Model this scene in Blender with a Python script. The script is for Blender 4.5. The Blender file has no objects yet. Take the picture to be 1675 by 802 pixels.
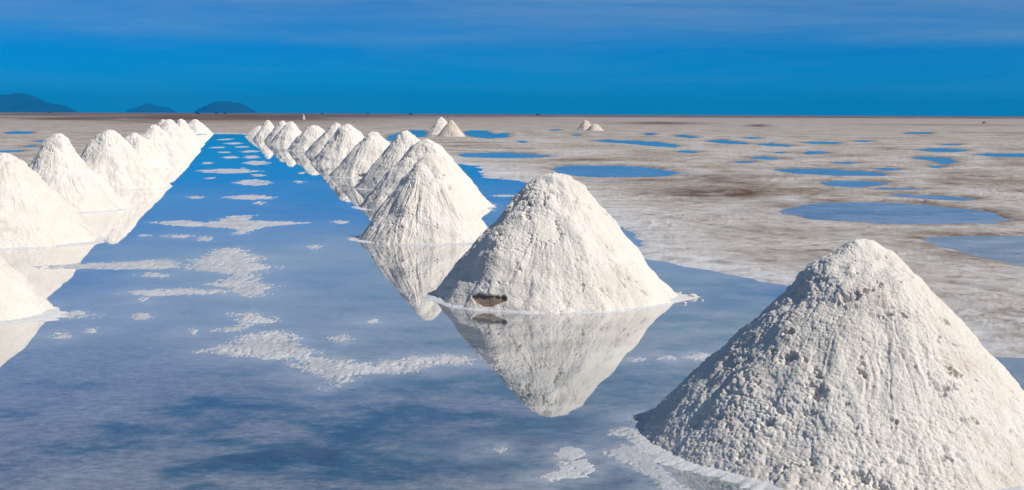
import bpy, math, random
import numpy as np

# ------------------------------------------------------------------ scene, camera
scene = bpy.context.scene
COL = scene.collection
F_PX, W_PX, H_PX = 2200.0, 1675.0, 802.0          # focal length in photo pixels, photo size
CAM_H = 1.7
PITCH, ROLL = math.radians(5.57), math.radians(0.24)

cr = np.array([1.0, 0, 0]); cf = np.array([0, math.cos(PITCH), -math.sin(PITCH)]); cu = np.array([0, math.sin(PITCH), math.cos(PITCH)])
right = cr * math.cos(ROLL) + cu * math.sin(ROLL)
up = cu * math.cos(ROLL) - cr * math.sin(ROLL)
cam_d = bpy.data.cameras.new('camera'); cam = bpy.data.objects.new('camera', cam_d); COL.objects.link(cam)
import mathutils
m = mathutils.Matrix(((right[0], up[0], -cf[0], 0), (right[1], up[1], -cf[1], 0), (right[2], up[2], -cf[2], CAM_H), (0, 0, 0, 1)))
cam.matrix_world = m
cam_d.sensor_width = 36.0; cam_d.lens = 36.0 * F_PX / W_PX
cam_d.clip_start = 0.1; cam_d.clip_end = 60000
scene.camera = cam


def gp(x, y, z=0.0):
    """survey: the ground point seen at photo pixel (x, y)"""
    d = cf * F_PX + right * (x - W_PX / 2) + up * (H_PX / 2 - y)
    t = (z - CAM_H) / d[2]
    return np.array([d[0] * t, d[1] * t])


def gps(pts):
    return np.array([gp(*p) for p in pts])


# ------------------------------------------------------------------ noise (numpy)
_rng = np.random.RandomState(7)
PERM = _rng.permutation(4096).astype(np.int64)
GRAD = _rng.normal(size=(4096, 3)); GRAD /= np.linalg.norm(GRAD, axis=1)[:, None]
RND3 = _rng.rand(4096, 3)


def hsh(ix, iy, iz):
    return PERM[(PERM[(PERM[ix & 4095] + iy) & 4095] + iz) & 4095]


def perlin(x, y, z):
    ix = np.floor(x).astype(np.int64); iy = np.floor(y).astype(np.int64); iz = np.floor(z).astype(np.int64)
    fx = x - ix; fy = y - iy; fz = z - iz
    u = fx * fx * fx * (fx * (fx * 6 - 15) + 10); v = fy * fy * fy * (fy * (fy * 6 - 15) + 10); w = fz * fz * fz * (fz * (fz * 6 - 15) + 10)
    out = 0
    for dx in (0, 1):
        for dy in (0, 1):
            for dz in (0, 1):
                g = GRAD[hsh(ix + dx, iy + dy, iz + dz)]
                dot = g[:, 0] * (fx - dx) + g[:, 1] * (fy - dy) + g[:, 2] * (fz - dz)
                out = out + dot * (u if dx else 1 - u) * (v if dy else 1 - v) * (w if dz else 1 - w)
    return out * 1.6


def fbm(x, y, z, octv=4, gain=0.5):
    a, s, o = 1.0, 0.0, 0
    for k in range(octv):
        o = o + a * perlin(x * 2.03 ** k + 17.3 * k, y * 2.03 ** k - 9.1 * k, z * 2.03 ** k + 3.7 * k); s += a; a *= gain
    return o / s


def cell(x, y, z):
    """distance to the nearest feature point"""
    ix = np.floor(x).astype(np.int64); iy = np.floor(y).astype(np.int64); iz = np.floor(z).astype(np.int64)
    fx = x - ix; fy = y - iy; fz = z - iz
    best = np.full(x.shape, 9.0)
    for dx in (-1, 0, 1):
        for dy in (-1, 0, 1):
            for dz in (-1, 0, 1):
                r = RND3[hsh(ix + dx, iy + dy, iz + dz)]
                d = (dx + r[:, 0] - fx) ** 2 + (dy + r[:, 1] - fy) ** 2 + (dz + r[:, 2] - fz) ** 2
                np.minimum(best, d, out=best)
    return np.sqrt(best)


def sstep(a, b, x):
    t = np.clip((x - a) / (b - a), 0, 1)
    return t * t * (3 - 2 * t)


def sdf_poly(px, py, poly):
    """signed distance to a closed polygon, negative inside"""
    d = np.full(px.shape, 1e18); inside = np.zeros(px.shape, bool)
    n = len(poly)
    for i in range(n):
        ax, ay = poly[i]; bx, by = poly[(i + 1) % n]
        ex, ey = bx - ax, by - ay
        t = np.clip(((px - ax) * ex + (py - ay) * ey) / (ex * ex + ey * ey + 1e-12), 0, 1)
        d = np.minimum(d, (px - ax - t * ex) ** 2 + (py - ay - t * ey) ** 2)
        c = (ay > py) != (by > py)
        xi = ax + (py - ay) / (by - ay if abs(by - ay) > 1e-12 else 1e-12) * ex
        inside ^= c & (px < xi)
    d = np.sqrt(d)
    return np.where(inside, -d, d)


# ------------------------------------------------------------------ mesh helpers
def mesh_from(name, V, F, mat, smooth=True, attrs=None):
    """V (n,3), F (m,4) quads or (m,3) -> one mesh object's data"""
    me = bpy.data.meshes.new(name)
    V = np.ascontiguousarray(V, dtype=np.float32); F = np.ascontiguousarray(F, dtype=np.int32)
    k = F.shape[1]
    me.vertices.add(len(V)); me.vertices.foreach_set('co', V.ravel())
    me.loops.add(F.size); me.loops.foreach_set('vertex_index', F.ravel())
    me.polygons.add(len(F))
    me.polygons.foreach_set('loop_start', np.arange(0, F.size, k, dtype=np.int32))
    try:
        me.polygons.foreach_set('loop_total', np.full(len(F), k, dtype=np.int32))
    except Exception:
        pass
    me.polygons.foreach_set('use_smooth', np.full(len(F), smooth, dtype=bool))
    if attrs:
        for an, av in attrs.items():
            a = me.attributes.new(an, 'FLOAT', 'POINT'); a.data.foreach_set('value', np.ascontiguousarray(av, dtype=np.float32))
    me.update(calc_edges=True); me.validate()
    if mat: me.materials.append(mat)
    return me


def link(name, me, parent=None):
    o = bpy.data.objects.new(name, me); COL.objects.link(o)
    if parent is not None: o.parent = parent
    return o


def tag(o, label=None, cat=None, group=None, kind=None):
    if label: o['label'] = label
    if cat: o['category'] = cat
    if group: o['group'] = group
    if kind: o['kind'] = kind
    return o


def grid_faces(nr, nc, wrap=False):
    r = np.arange(nr - 1); c = np.arange(nc if wrap else nc - 1)
    R, C = np.meshgrid(r, c, indexing='ij'); C2 = (C + 1) % nc
    return np.stack([R * nc + C, R * nc + C2, (R + 1) * nc + C2, (R + 1) * nc + C], -1).reshape(-1, 4)


# ------------------------------------------------------------------ materials
def mat_new(name):
    mt = bpy.data.materials.new(name); mt.use_nodes = True
    nt = mt.node_tree; b = nt.nodes['Principled BSDF']
    return mt, nt, b


def nd(nt, typ, **kw):
    n = nt.nodes.new(typ)
    for k, v in kw.items():
        if k in n.inputs: n.inputs[k].default_value = v
        else: setattr(n, k, v)
    return n


def noise(nt, vec, scale, detail=5, rough=0.55, dist=0.0):
    n = nt.nodes.new('ShaderNodeTexNoise'); n.inputs['Scale'].default_value = scale; n.inputs['Detail'].default_value = detail
    n.inputs['Roughness'].default_value = rough; n.inputs['Distortion'].default_value = dist
    nt.links.new(vec, n.inputs['Vector']); return n.outputs[0]


def ramp(nt, src, stops):
    r = nt.nodes.new('ShaderNodeValToRGB'); e = r.color_ramp.elements
    while len(e) > 1: e.remove(e[-1])
    for i, (p, c) in enumerate(stops):
        k = e[0] if i == 0 else e.new(p)
        k.position = p; k.color = (c, c, c, 1) if isinstance(c, (int, float)) else (*c, 1)
    nt.links.new(src, r.inputs[0]); return r.outputs[0]


def mix(nt, fac, a, b, mode='MIX'):
    n = nt.nodes.new('ShaderNodeMix'); n.data_type = 'RGBA'; n.blend_type = mode
    for s, v in ((0, fac), (6, a), (7, b)):
        if isinstance(v, (int, float)): n.inputs[s].default_value = v
        elif isinstance(v, tuple): n.inputs[s].default_value = (*v, 1)
        else: nt.links.new(v, n.inputs[s])
    return n.outputs[2]


def math_(nt, op, a, b=0.0, clamp=False):
    n = nt.nodes.new('ShaderNodeMath'); n.operation = op; n.use_clamp = clamp
    for i, v in enumerate((a, b)):
        if isinstance(v, (int, float)): n.inputs[i].default_value = v
        else: nt.links.new(v, n.inputs[i])
    return n.outputs[0]


def attr(nt, name):
    a = nt.nodes.new('ShaderNodeAttribute'); a.attribute_name = name; return a.outputs['Fac']


def pos(nt):
    return nt.nodes.new('ShaderNodeNewGeometry').outputs['Position']


def bump(nt, b, src, strength, dist):
    n = nt.nodes.new('ShaderNodeBump'); n.inputs['Strength'].default_value = strength; n.inputs['Distance'].default_value = dist
    nt.links.new(src, n.inputs['Height']); nt.links.new(n.outputs[0], b.inputs['Normal'])


def salt_material(name, lo, hi, stain, stain_amt, grain=0.008):
    mt, nt, b = mat_new(name); p = pos(nt)
    a = ramp(nt, noise(nt, p, 2.2, 6, 0.6), [(0.3, lo), (0.62, hi)])
    st = ramp(nt, noise(nt, p, 3.4, 8, 0.72), [(0.56, 0.0), (0.75, stain_amt)])
    a = mix(nt, st, a, stain)
    sp = ramp(nt, noise(nt, p, 38, 3, 0.6), [(0.62, 0.0), (0.76, min(1.0, stain_amt * 0.9))])
    a = mix(nt, sp, a, tuple(0.8 * c for c in stain))
    nt.links.new(a, b.inputs['Base Color']); b.inputs['Roughness'].default_value = 0.85
    b.inputs['Specular IOR Level'].default_value = 0.25
    bump(nt, b, math_(nt, 'ADD', noise(nt, p, 130, 5, 0.75), math_(nt, 'MULTIPLY', noise(nt, p, 45, 4, 0.7), 1.5)), 0.8, grain)
    return mt


M = {}
M['salt'] = salt_material('salt', (0.755, 0.69, 0.605), (0.845, 0.79, 0.715), (0.56, 0.45, 0.34), 0.6)
M['salt_far'] = salt_material('salt_dusty', (0.56, 0.48, 0.40), (0.68, 0.60, 0.52), (0.36, 0.25, 0.17), 0.7)
M['crust'] = salt_material('crust_salt', (0.43, 0.455, 0.51), (0.60, 0.61, 0.64), (0.38, 0.37, 0.38), 0.5, 0.008)
M['rim'] = salt_material('rim_salt', (0.62, 0.63, 0.65), (0.75, 0.75, 0.75), (0.52, 0.46, 0.40), 0.35, 0.008)
M['mud'] = salt_material('damp_mud', (0.20, 0.145, 0.105), (0.34, 0.26, 0.20), (0.55, 0.46, 0.37), 0.7)

# ground: dry salt flat
mt, nt, b = mat_new('salt_flat'); p = pos(nt); M['ground'] = mt
n1 = ramp(nt, noise(nt, p, 0.25, 10, 0.7, 0.1), [(0.34, (0.265, 0.215, 0.17)), (0.45, (0.40, 0.35, 0.295)), (0.54, (0.51, 0.46, 0.41)), (0.66, (0.60, 0.57, 0.54))])
n2 = ramp(nt, noise(nt, p, 3.1, 8, 0.7), [(0.38, (0.55, 0.50, 0.45)), (0.50, (1.0, 1.0, 1.0)), (0.64, (1.14, 1.14, 1.15))])
c = mix(nt, 0.9, n1, n2, 'MULTIPLY')
n3 = ramp(nt, noise(nt, p, 11, 10, 0.78, 0.3), [(0.36, (0.42, 0.36, 0.31)), (0.46, (0.93, 0.92, 0.91)), (0.60, (1.16, 1.16, 1.16))])
c = mix(nt, 0.85, c, n3, 'MULTIPLY')
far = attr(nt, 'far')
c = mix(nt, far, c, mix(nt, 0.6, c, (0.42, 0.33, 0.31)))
spots = ramp(nt, noise(nt, p, 1.9, 4, 0.6, 0.2), [(0.60, 0.0), (0.65, 0.85)])
c = mix(nt, spots, c, (0.15, 0.105, 0.075))
wh = ramp(nt, noise(nt, p, 0.55, 9, 0.74, 0.2), [(0.54, 0.0), (0.70, 0.7)])
c = mix(nt, wh, c, (0.66, 0.645, 0.625))
mudn = noise(nt, p, 0.8, 8, 0.7, 0.5)
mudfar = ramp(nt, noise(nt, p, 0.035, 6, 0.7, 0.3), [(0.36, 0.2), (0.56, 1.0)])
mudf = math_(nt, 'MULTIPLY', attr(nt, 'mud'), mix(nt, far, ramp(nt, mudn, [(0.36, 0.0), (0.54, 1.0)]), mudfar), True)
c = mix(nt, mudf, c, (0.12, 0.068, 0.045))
wet = attr(nt, 'wet')
wetf = math_(nt, 'MULTIPLY', wet, ramp(nt, noise(nt, p, 0.9, 6, 0.7), [(0.40, 0.05), (0.62, 0.9)]), True)
c = mix(nt, wetf, c, (0.15, 0.105, 0.08))
cru = math_(nt, 'MULTIPLY', attr(nt, 'crust'), ramp(nt, noise(nt, p, 2.6, 9, 0.75), [(0.36, 0.15), (0.56, 1.0)]), True)
c = mix(nt, cru, c, (0.70, 0.70, 0.715))
nt.links.new(c, b.inputs['Base Color']); b.inputs['Roughness'].default_value = 0.95
b.inputs['Specular IOR Level'].default_value = 0.15
bump(nt, b, noise(nt, p, 14, 9, 0.8), 0.6, 0.03)


def water_material(name, deep, mid, milky, pool=None):
    mt, nt, b = mat_new(name); p = pos(nt)
    mp = nt.nodes.new('ShaderNodeMapping'); mp.inputs['Rotation'].default_value = (0, 0, 0.22); mp.inputs['Scale'].default_value = (0.8, 1.0, 1.0)
    nt.links.new(p, mp.inputs['Vector']); q = mp.outputs[0]
    n = math_(nt, 'ADD', math_(nt, 'MULTIPLY', noise(nt, q, 1.5, 12, 0.7, 0.15), 0.7), math_(nt, 'MULTIPLY', noise(nt, q, 0.35, 5, 0.6, 0.2), 0.3))
    if pool:        # the bed lies deeper in some pools: silt there is thinner and darker
        sh = None
        for (cx, cy, r0, r1) in pool:
            d = nt.nodes.new('ShaderNodeVectorMath'); d.operation = 'DISTANCE'; d.inputs[1].default_value = (cx, cy, 0)
            nt.links.new(p, d.inputs[0])
            o = ramp(nt, math_(nt, 'DIVIDE', d.outputs['Value'], 30.0, True), [(r0 / 30, -0.0), (r1 / 30, 0.14)])
            sh = o if sh is None else math_(nt, 'MINIMUM', sh, o)
        n = math_(nt, 'ADD', n, sh)
    a = ramp(nt, n, [(0.42, deep), (0.485, mid), (0.57, milky), (0.70, tuple(min(1, c * 1.35) for c in milky))])
    pur = ramp(nt, noise(nt, q, 1.9, 10, 0.7, 0.15), [(0.50, 0.0), (0.68, 0.55)])
    a = mix(nt, pur, a, mix(nt, 0.5, a, (0.13, 0.10, 0.15)))
    a = mix(nt, 0.9, a, ramp(nt, noise(nt, q, 17, 7, 0.78), [(0.36, 0.55), (0.50, 1.0), (0.66, 1.5)]), 'MULTIPLY')
    if pool:        # salt bed rising towards the crusts and the feet of the piles
        shoal = math_(nt, 'MULTIPLY', attr(nt, 'shoal'), ramp(nt, noise(nt, p, 5.5, 9, 0.75), [(0.32, 0.15), (0.60, 1.0)]), True)
        a = mix(nt, shoal, a, (0.60, 0.595, 0.59))
    nt.links.new(a, b.inputs['Base Color'])
    b.inputs['IOR'].default_value = 1.42 if pool else 1.25; b.inputs['Roughness'].default_value = 0.012
    b.inputs['Coat Weight'].default_value = 1.0 if pool else 0.0; b.inputs['Coat IOR'].default_value = 1.48; b.inputs['Coat Roughness'].default_value = 0.01
    bump(nt, b, noise(nt, q, 14, 4, 0.55), 0.05, 0.003)
    return mt


M['water'] = water_material('brine', (0.006, 0.028, 0.055), (0.035, 0.095, 0.13), (0.24, 0.245, 0.255), ((0.2, 7.3, 1.0, 4.6), (1.4, 6.0, 0.8, 3.4), (2.4, 11.8, 1.0, 4.0)))
M['puddle'] = water_material('puddle_brine', (0.17, 0.16, 0.145), (0.28, 0.265, 0.235), (0.40, 0.375, 0.34))

mt, nt, b = mat_new('hill_scrub'); p = pos(nt); M['hill'] = mt
nt.links.new(ramp(nt, noise(nt, p, 0.004, 6), [(0.35, (0.012, 0.018, 0.026)), (0.65, (0.022, 0.03, 0.04))]), b.inputs['Base Color'])
b.inputs['Roughness'].default_value = 1.0; b.inputs['Specular IOR Level'].default_value = 0.0


def flat_mat(name, col, rough=0.6, metal=0.0):
    mt, nt, b = mat_new(name); p = pos(nt)
    a = ramp(nt, noise(nt, p, 3.0, 4), [(0.3, tuple(0.8 * c for c in col)), (0.7, col)])
    nt.links.new(a, b.inputs['Base Color']); b.inputs['Roughness'].default_value = rough; b.inputs['Metallic'].default_value = metal
    return mt


M['paint'] = flat_mat('dark_paint', (0.03, 0.032, 0.04), 0.4)
M['glass'] = flat_mat('dark_glass', (0.02, 0.025, 0.03), 0.1)
M['rubber'] = flat_mat('rubber', (0.02, 0.02, 0.02), 0.9)

# ------------------------------------------------------------------ where the water stands
CHANNEL = np.array([list(p) for p in gps([
    (345, 219.5), (372, 219), (405, 220.5), (440, 222), (480, 225), (530, 231), (580, 237), (640, 246), (700, 259), (738, 266.5), (783, 271), (792, 290),
    (860, 297), (925, 325), (1000, 362), (1030, 378), (1045, 398), (1058, 424), (1120, 436), (1200, 449), (1290, 467), (1400, 501), (1500, 541), (1600, 582), (1700, 586), (1900, 600)])]
    + [[14.0, 5.5], [14.0, -12.0], [-14.0, -12.0], [-14.0, 6.0]]
    + [list(p) for p in gps([(-700, 470), (-300, 380), (-60, 318), (45, 290), (105, 272), (165, 256), (240, 236), (300, 225)])])

# (outline in photo pixels, label)
PUD = [
    ([(903, 277), (918, 272), (950, 270), (1010, 270.5), (1060, 274), (1095, 280), (1112, 284), (1085, 290), (1020, 291.5), (960, 290.5), (920, 286)], 'long blue puddle just behind and right of the second right-hand pile'),
    ([(745, 254), (770, 250), (820, 249.5), (870, 252), (907, 255.5), (880, 259), (820, 259.5), (770, 258.5)], 'blue puddle right of the fourth right-hand pile, below the pair of far piles'),
    ([(1266, 347), (1310, 337), (1360, 331), (1430, 330.5), (1500, 334), (1560, 340), (1610, 347), (1655, 361), (1625, 367), (1540, 368), (1440, 367), (1350, 362), (1300, 355)], 'largest oval puddle on the flats, grey blue with a thin brown bank'),
    ([(1500, 393), (1530, 388), (1600, 387), (1700, 386), (1820, 392), (1900, 420), (1860, 446), (1760, 448), (1675, 437), (1610, 422), (1550, 407)], 'dark grey puddle behind the nearest pile, cut off by the picture edge'),
    ([(1263, 278), (1300, 275.5), (1350, 276), (1410, 280), (1452, 284), (1440, 289), (1370, 288.5), (1310, 286), (1285, 282)], 'slim blue puddle with a dark left tip, above the blunt wedge puddle'),
    ([(1338, 299), (1375, 295), (1420, 296), (1455, 300), (1430, 305), (1400, 308), (1360, 305)], 'blunt wedge puddle, middle of three stacked pools above the largest oval puddle'),
    ([(1424, 309), (1450, 306.5), (1500, 308), (1513, 310.5), (1480, 312), (1445, 311.5)], 'thin sliver of water just right of the blunt wedge puddle'),
    ([(1448, 320), (1480, 317), (1540, 320), (1602, 327), (1570, 330), (1510, 327)], 'slim grey puddle directly above the right half of the largest oval puddle'),
    ([(963, 230), (990, 228.5), (1030, 230), (1065, 231), (1112, 238), (1105, 242), (1070, 240), (1035, 236), (1000, 234)], 'ragged bright blue pool in front of the two brown far heaps'),
    ([(1099, 248), (1120, 245), (1150, 249), (1135, 252), (1110, 250)], None),
    ([(1050, 219), (1062, 217), (1076, 220), (1070, 222), (1055, 221.5)], None),
    ([(1094, 222), (1115, 220), (1150, 225), (1140, 227), (1110, 225)], None),
    ([(1150, 231), (1180, 228.5), (1225, 234), (1220, 237), (1180, 235)], 'bright blue sliver right of the ragged blue pool'),
    ([(1226, 236), (1260, 234), (1308, 239), (1290, 241), (1250, 239)], None),
    ([(1296, 233), (1340, 231), (1390, 234), (1370, 237), (1320, 235.5)], None),
    ([(1307, 250), (1330, 246.5), (1362, 248.5), (1345, 253), (1318, 254)], None),
    ([(1258, 249.5), (1275, 248), (1293, 250), (1275, 251.8)], None),
    ([(1218, 258), (1245, 255), (1280, 260), (1262, 263), (1235, 261)], None),
    ([(1190, 266), (1215, 263), (1244, 265.5), (1220, 268.5)], None),
    ([(1349, 266.5), (1378, 264), (1410, 267), (1385, 270)], None),
    ([(1420, 276), (1450, 273.5), (1480, 277.5), (1455, 281)], None),
    ([(1496, 245), (1535, 242.5), (1590, 246), (1560, 250), (1520, 249)], 'bright blue strip left of and above the long strip at the right edge'),
    ([(1528, 236.5), (1555, 235), (1584, 237), (1555, 239)], None),
    ([(1584, 253), (1630, 250.5), (1720, 253), (1700, 259), (1640, 258)], 'long bright blue strip running off the right edge of the photo'),
    ([(1484, 258), (1520, 256), (1555, 259), (1564, 265), (1545, 270), (1525, 264)], 'crooked blue pool above the slim puddles at the right'),
    ([(1510, 272), (1530, 270), (1550, 273), (1530, 276.5)], None),
    ([(1458, 218), (1500, 216), (1550, 218), (1505, 219.5)], None),
    ([(1386, 231), (1410, 229), (1438, 231), (1412, 233)], None),
    ([(1208, 226), (1230, 224), (1257, 226), (1232, 228)], None),
    ([(1662, 316), (1690, 313), (1740, 316), (1700, 319)], None),
    ([(631, 225), (650, 218), (668, 213), (697, 214), (696, 224), (670, 226), (650, 231), (632, 231)], 'blue pool seen between the right-hand row and the pair of far piles'),
    ([(757, 216), (775, 213), (795, 214), (808, 219), (830, 221), (832, 225), (815, 226), (800, 227), (775, 225), (764, 222)], 'blue pool touching the right foot of the pair of far piles'),
    ([(806, 222), (820, 217), (838, 219), (830, 224)], None),
    ([(840, 231), (853, 229.5), (867, 233), (858, 235)], None),
    ([(893, 213), (908, 211.5), (922, 213.5), (908, 215)], None),
    ([(925, 221), (945, 219.5), (965, 221.5), (945, 223)], None),
    ([(2, 218), (25, 214.5), (60, 216), (45, 219), (20, 219.5)], 'pale blue strip far out on the left, topmost of the left puddles'),
    ([(50, 231.5), (68, 229), (88, 230.5), (70, 233)], 'pale blue sliver touching the tip of the third left-hand pile'),
    ([(-40, 248), (10, 245.5), (46, 246.5), (30, 249.5), (-10, 251)], 'pale blue strip just above the second left-hand pile'),
    ([(38, 240), (50, 237.5), (64, 239), (50, 241.5)], 'small pale blue patch beside the dark side of the third left-hand pile'),
]
PUD_W = [gps(p) for p, _ in PUD]
PUD_W = [P if lab else P.mean(0) + (P - P.mean(0)) * 0.85 for P, (_, lab) in zip(PUD_W, PUD)]

# mud stains and pale crust on the flats: (pixel x, y, half width px, half height px, strength)
MUD = [(955, 263, 40, 3, .8), (1050, 320, 30, 4, 1.1), (1135, 320, 55, 9, 1.3), (1150, 292, 40, 5, 1.3), (1200, 318, 55, 9, 1.4), (1060, 296, 90, 5, .8), (1180, 300, 90, 9, .6),
       (1230, 290, 50, 6, .6), (990, 305, 60, 8, .5), (1545, 302, 22, 3, .9), (1600, 294, 60, 7, .5), (1290, 417, 50, 5, .5), (1460, 246, 22, 3, .9), (1640, 262, 26, 3, .5),
       (1195, 353, 60, 7, .45), (1650, 310, 40, 5, .4), (1240, 206, 16, 2, 1.0), (1080, 202, 55, 2.2, .9), (1620, 218, 80, 1.5, .6), (745, 266, 40, 2.5, .9), (830, 275, 60, 5, .5),
       (20, 193, 70, 1.4, .6), (120, 194.5, 70, 2.2, 1.3), (230, 192.5, 120, 2.0, 1.1), (60, 188.5, 140, 1.6, .9), (380, 194, 130, 3.4, 1.4), (430, 190.5, 130, 2.4, 1.4), (490, 194, 60, 2.6, .9), (250, 200.5, 70, 1.5, .7), (210, 197, 100, .9, .8),
       (700, 192, 90, 1.3, .6), (950, 190.8, 260, 0.9, 1.0), (1480, 192, 220, 0.9, .8), (560, 189, 80, 1.5, .9), (300, 187, 240, 1.1, 1.0), (1560, 205, 120, 1.6, .4), (1100, 250, 40, 2, .3)]
PALE = [(1075, 400, 55, 16, 1.0), (1150, 430, 60, 14, 1.0), (1240, 448, 60, 10, 1.0), (820, 286, 38, 10, 1.0), (900, 305, 40, 9, .9), (1640, 560, 120, 30, .7), (1580, 480, 120, 30, .35),
        (1180, 375, 70, 10, .5), (1290, 330, 40, 6, .7), (1230, 345, 80, 6, .5), (1140, 285, 40, 6, .5), (1250, 283, 40, 5, .6), (960, 250, 70, 4, .5), (1180, 245, 160, 4, .4), (870, 232, 60, 4, .5),
        (90, 258, 16, 4, .8), (1430, 410, 90, 8, .3)]

TRACKS = [[(1235, 384), (1300, 392), (1390, 410), (1490, 438), (1600, 470), (1720, 510)], [(1440, 470), (1530, 486), (1620, 507), (1740, 540)],
          [(1150, 345), (1240, 330), (1300, 312), (1330, 292), (1300, 272), (1240, 258)], [(1000, 340), (1120, 352), (1240, 372), (1330, 384), (1450, 402)]]


# ------------------------------------------------------------------ ground (one sheet to the horizon)
def ground():
    inv = np.concatenate([np.linspace(1 / 3.2, 1 / 420.0, 860), 1 / np.geomspace(440, 11000, 60)])
    D = np.concatenate([[0.05, 1.0, 2.2], 1 / inv])
    fine = np.arange(-23.0, 23.0001, 0.045)
    az = np.concatenate([np.arange(-180, -24.5, 3.0), [-25, -24], fine, [24, 25], np.arange(27, 180, 3.0)])
    A, DD = np.meshgrid(np.radians(az), D)
    X = (DD * np.sin(A)).ravel(); Y = (DD * np.cos(A)).ravel(); R = DD.ravel()
    z0 = np.zeros_like(X)
    wob = fbm(X * 0.9, Y * 0.9, z0, 4) * 0.22 + fbm(X * 5, Y * 5, z0 + 5, 3) * 0.05
    s = sdf_poly(X, Y, CHANNEL) + wob * np.clip(R / 14, 0.35, 1.6)
    ch = s.copy()
    pd = np.full(X.shape, 9.0)
    for P in PUD_W:
        lo = P.min(0) - 3; hi = P.max(0) + 3
        k = np.nonzero((X > lo[0]) & (X < hi[0]) & (Y > lo[1]) & (Y < hi[1]))[0]
        if len(k) == 0: continue
        small = min(1.0, 0.16 * (P[:, 0].max() - P[:, 0].min()))
        pd[k] = np.minimum(pd[k], sdf_poly(X[k], Y[k], P) + wob[k] * 2.2 * small)
    sh = np.minimum(s, pd)
    micro = fbm(X * 1.3, Y * 1.3, z0 + 2, 5, 0.6) * 0.012 + (0.3 + sstep(-0.1, 0.35, fbm(X * 0.35 + 9, Y * 0.35, z0 + 3, 3))) * (np.abs(fbm(X * 6, Y * 6, z0 + 8, 4, 0.65)) * 0.030 + 0.018 * sstep(0.3, 0.6, perlin(X * 4, Y * 4, z0 + 30)))
    trk = np.zeros_like(X)
    for line in TRACKS:
        L = gps(line); t = np.linspace(0, 1, 60); ti = np.linspace(0, 1, len(L))
        cx, cy = np.interp(t, ti, L[:, 0]), np.interp(t, ti, L[:, 1])
        ks = np.ones(7) / 7; cx[3:-3] = np.convolve(cx, ks, 'valid'); cy[3:-3] = np.convolve(cy, ks, 'valid')
        k = np.nonzero((X > cx.min() - 2) & (X < cx.max() + 2) & (Y > cy.min() - 2) & (Y < cy.max() + 2))[0]
        dd = np.full(len(k), 99.0)
        for i in range(59):
            ex, ey = cx[i + 1] - cx[i], cy[i + 1] - cy[i]
            q = np.clip(((X[k] - cx[i]) * ex + (Y[k] - cy[i]) * ey) / (ex * ex + ey * ey), 0, 1)
            dd = np.minimum(dd, np.hypot(X[k] - cx[i] - q * ex, Y[k] - cy[i] - q * ey))
        trk[k] = np.maximum(trk[k], np.exp(-((dd - 0.72) / 0.11) ** 4) * (0.6 + 0.4 * sstep(-0.2, 0.2, wob[k])))
    land = sstep(-0.02, 0.6, sh)
    bank = np.where(sh > 0, 0.034 * (1 - np.exp(-np.clip(sh, 0, 50) / 0.14)), np.clip(sh * 0.12, -0.06, 0))
    Z = bank + micro * land * (1 - 0.8 * trk) + 0.004 * land - 0.012 * trk * land
    # attributes
    wetA = 1.3 * np.exp(-np.clip(pd, 0, 9) / 0.4) * (pd > -0.5) + 0.25 * np.exp(-np.clip(s, 0, 99) / 0.25)
    crustA = 1.1 * np.exp(-np.clip(s, 0, 99) / 1.1) + 0.35 * np.exp(-((pd - 0.9) / 0.5) ** 2)
    mudA = np.zeros_like(X); paleA = np.zeros_like(X)
    # image-free survey coordinates: bearing and depression of each spot, turned into ground ellipses
    for lst, arr in ((MUD, mudA), (PALE, paleA)):
        for (px, py, hw, hh, st) in lst:
            c0 = gp(px, py); ex = gp(px + hw, py) - c0; e1 = gp(px, py - hh); e2 = gp(px, py + hh)
            ux = np.linalg.norm(ex); cy = (e1 + e2) / 2; uy = np.linalg.norm(e1 - e2) / 2
            dirv = (e1 - e2) / (2 * uy); per = np.array([dirv[1], -dirv[0]])
            dx = X - cy[0]; dy = Y - cy[1]
            q = ((dx * per[0] + dy * per[1]) / ux) ** 2 + ((dx * dirv[0] + dy * dirv[1]) / uy) ** 2
            np.maximum(arr, st * (1.5 if (arr is mudA and py < 210) else 1.0) * np.exp(-q * 0.9), out=arr)
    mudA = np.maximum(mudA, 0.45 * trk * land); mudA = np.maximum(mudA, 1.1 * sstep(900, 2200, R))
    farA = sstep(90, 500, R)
    V = np.stack([X, Y, Z], -1)
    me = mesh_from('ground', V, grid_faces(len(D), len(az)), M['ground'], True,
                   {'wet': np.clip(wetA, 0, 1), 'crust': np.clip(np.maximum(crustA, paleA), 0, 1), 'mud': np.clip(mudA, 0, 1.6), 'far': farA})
    tag(link('ground', me), 'pale dry salt flat stretching to the horizon', 'ground', kind='structure')


ground()


def sheet(name, P, z, mat):
    """flat water sheet with the outline P (convex enough), a fan round its middle"""
    c = P.mean(0); n = len(P)
    V = [[c[0], c[1], z]] + [[p[0], p[1], z] for p in P]
    F = [[0, 1 + i, 1 + (i + 1) % n] for i in range(n)]
    V = np.array(V); F = np.array(F)
    a = V[F[:, 1]] - V[F[:, 0]]; bq = V[F[:, 2]] - V[F[:, 0]]
    flip = (a[:, 0] * bq[:, 1] - a[:, 1] * bq[:, 0]) < 0
    F[flip] = F[flip][:, ::-1]
    me = mesh_from(name, V, F, mat, False)
    return link(name, me)


SHOAL_POLY, SHOAL_PILE = [], []

for i, (P, (_, lab)) in enumerate(zip(PUD_W, PUD)):
    if lab is None: P = P.mean(0) + (P - P.mean(0)) * 0.82
    c = P.mean(0); d = P - c; L = np.linalg.norm(d, axis=1)[:, None]
    grow = 1 + np.minimum(0.9 / L, 0.5)
    o = sheet('puddle', c + d * grow, 0.004 + 0.0006 * (i % 4), M['puddle'])
    tag(o, lab or 'one of the many small blue slivers of water dotting the far flats', 'puddle', 'puddles on the salt flat')


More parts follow.
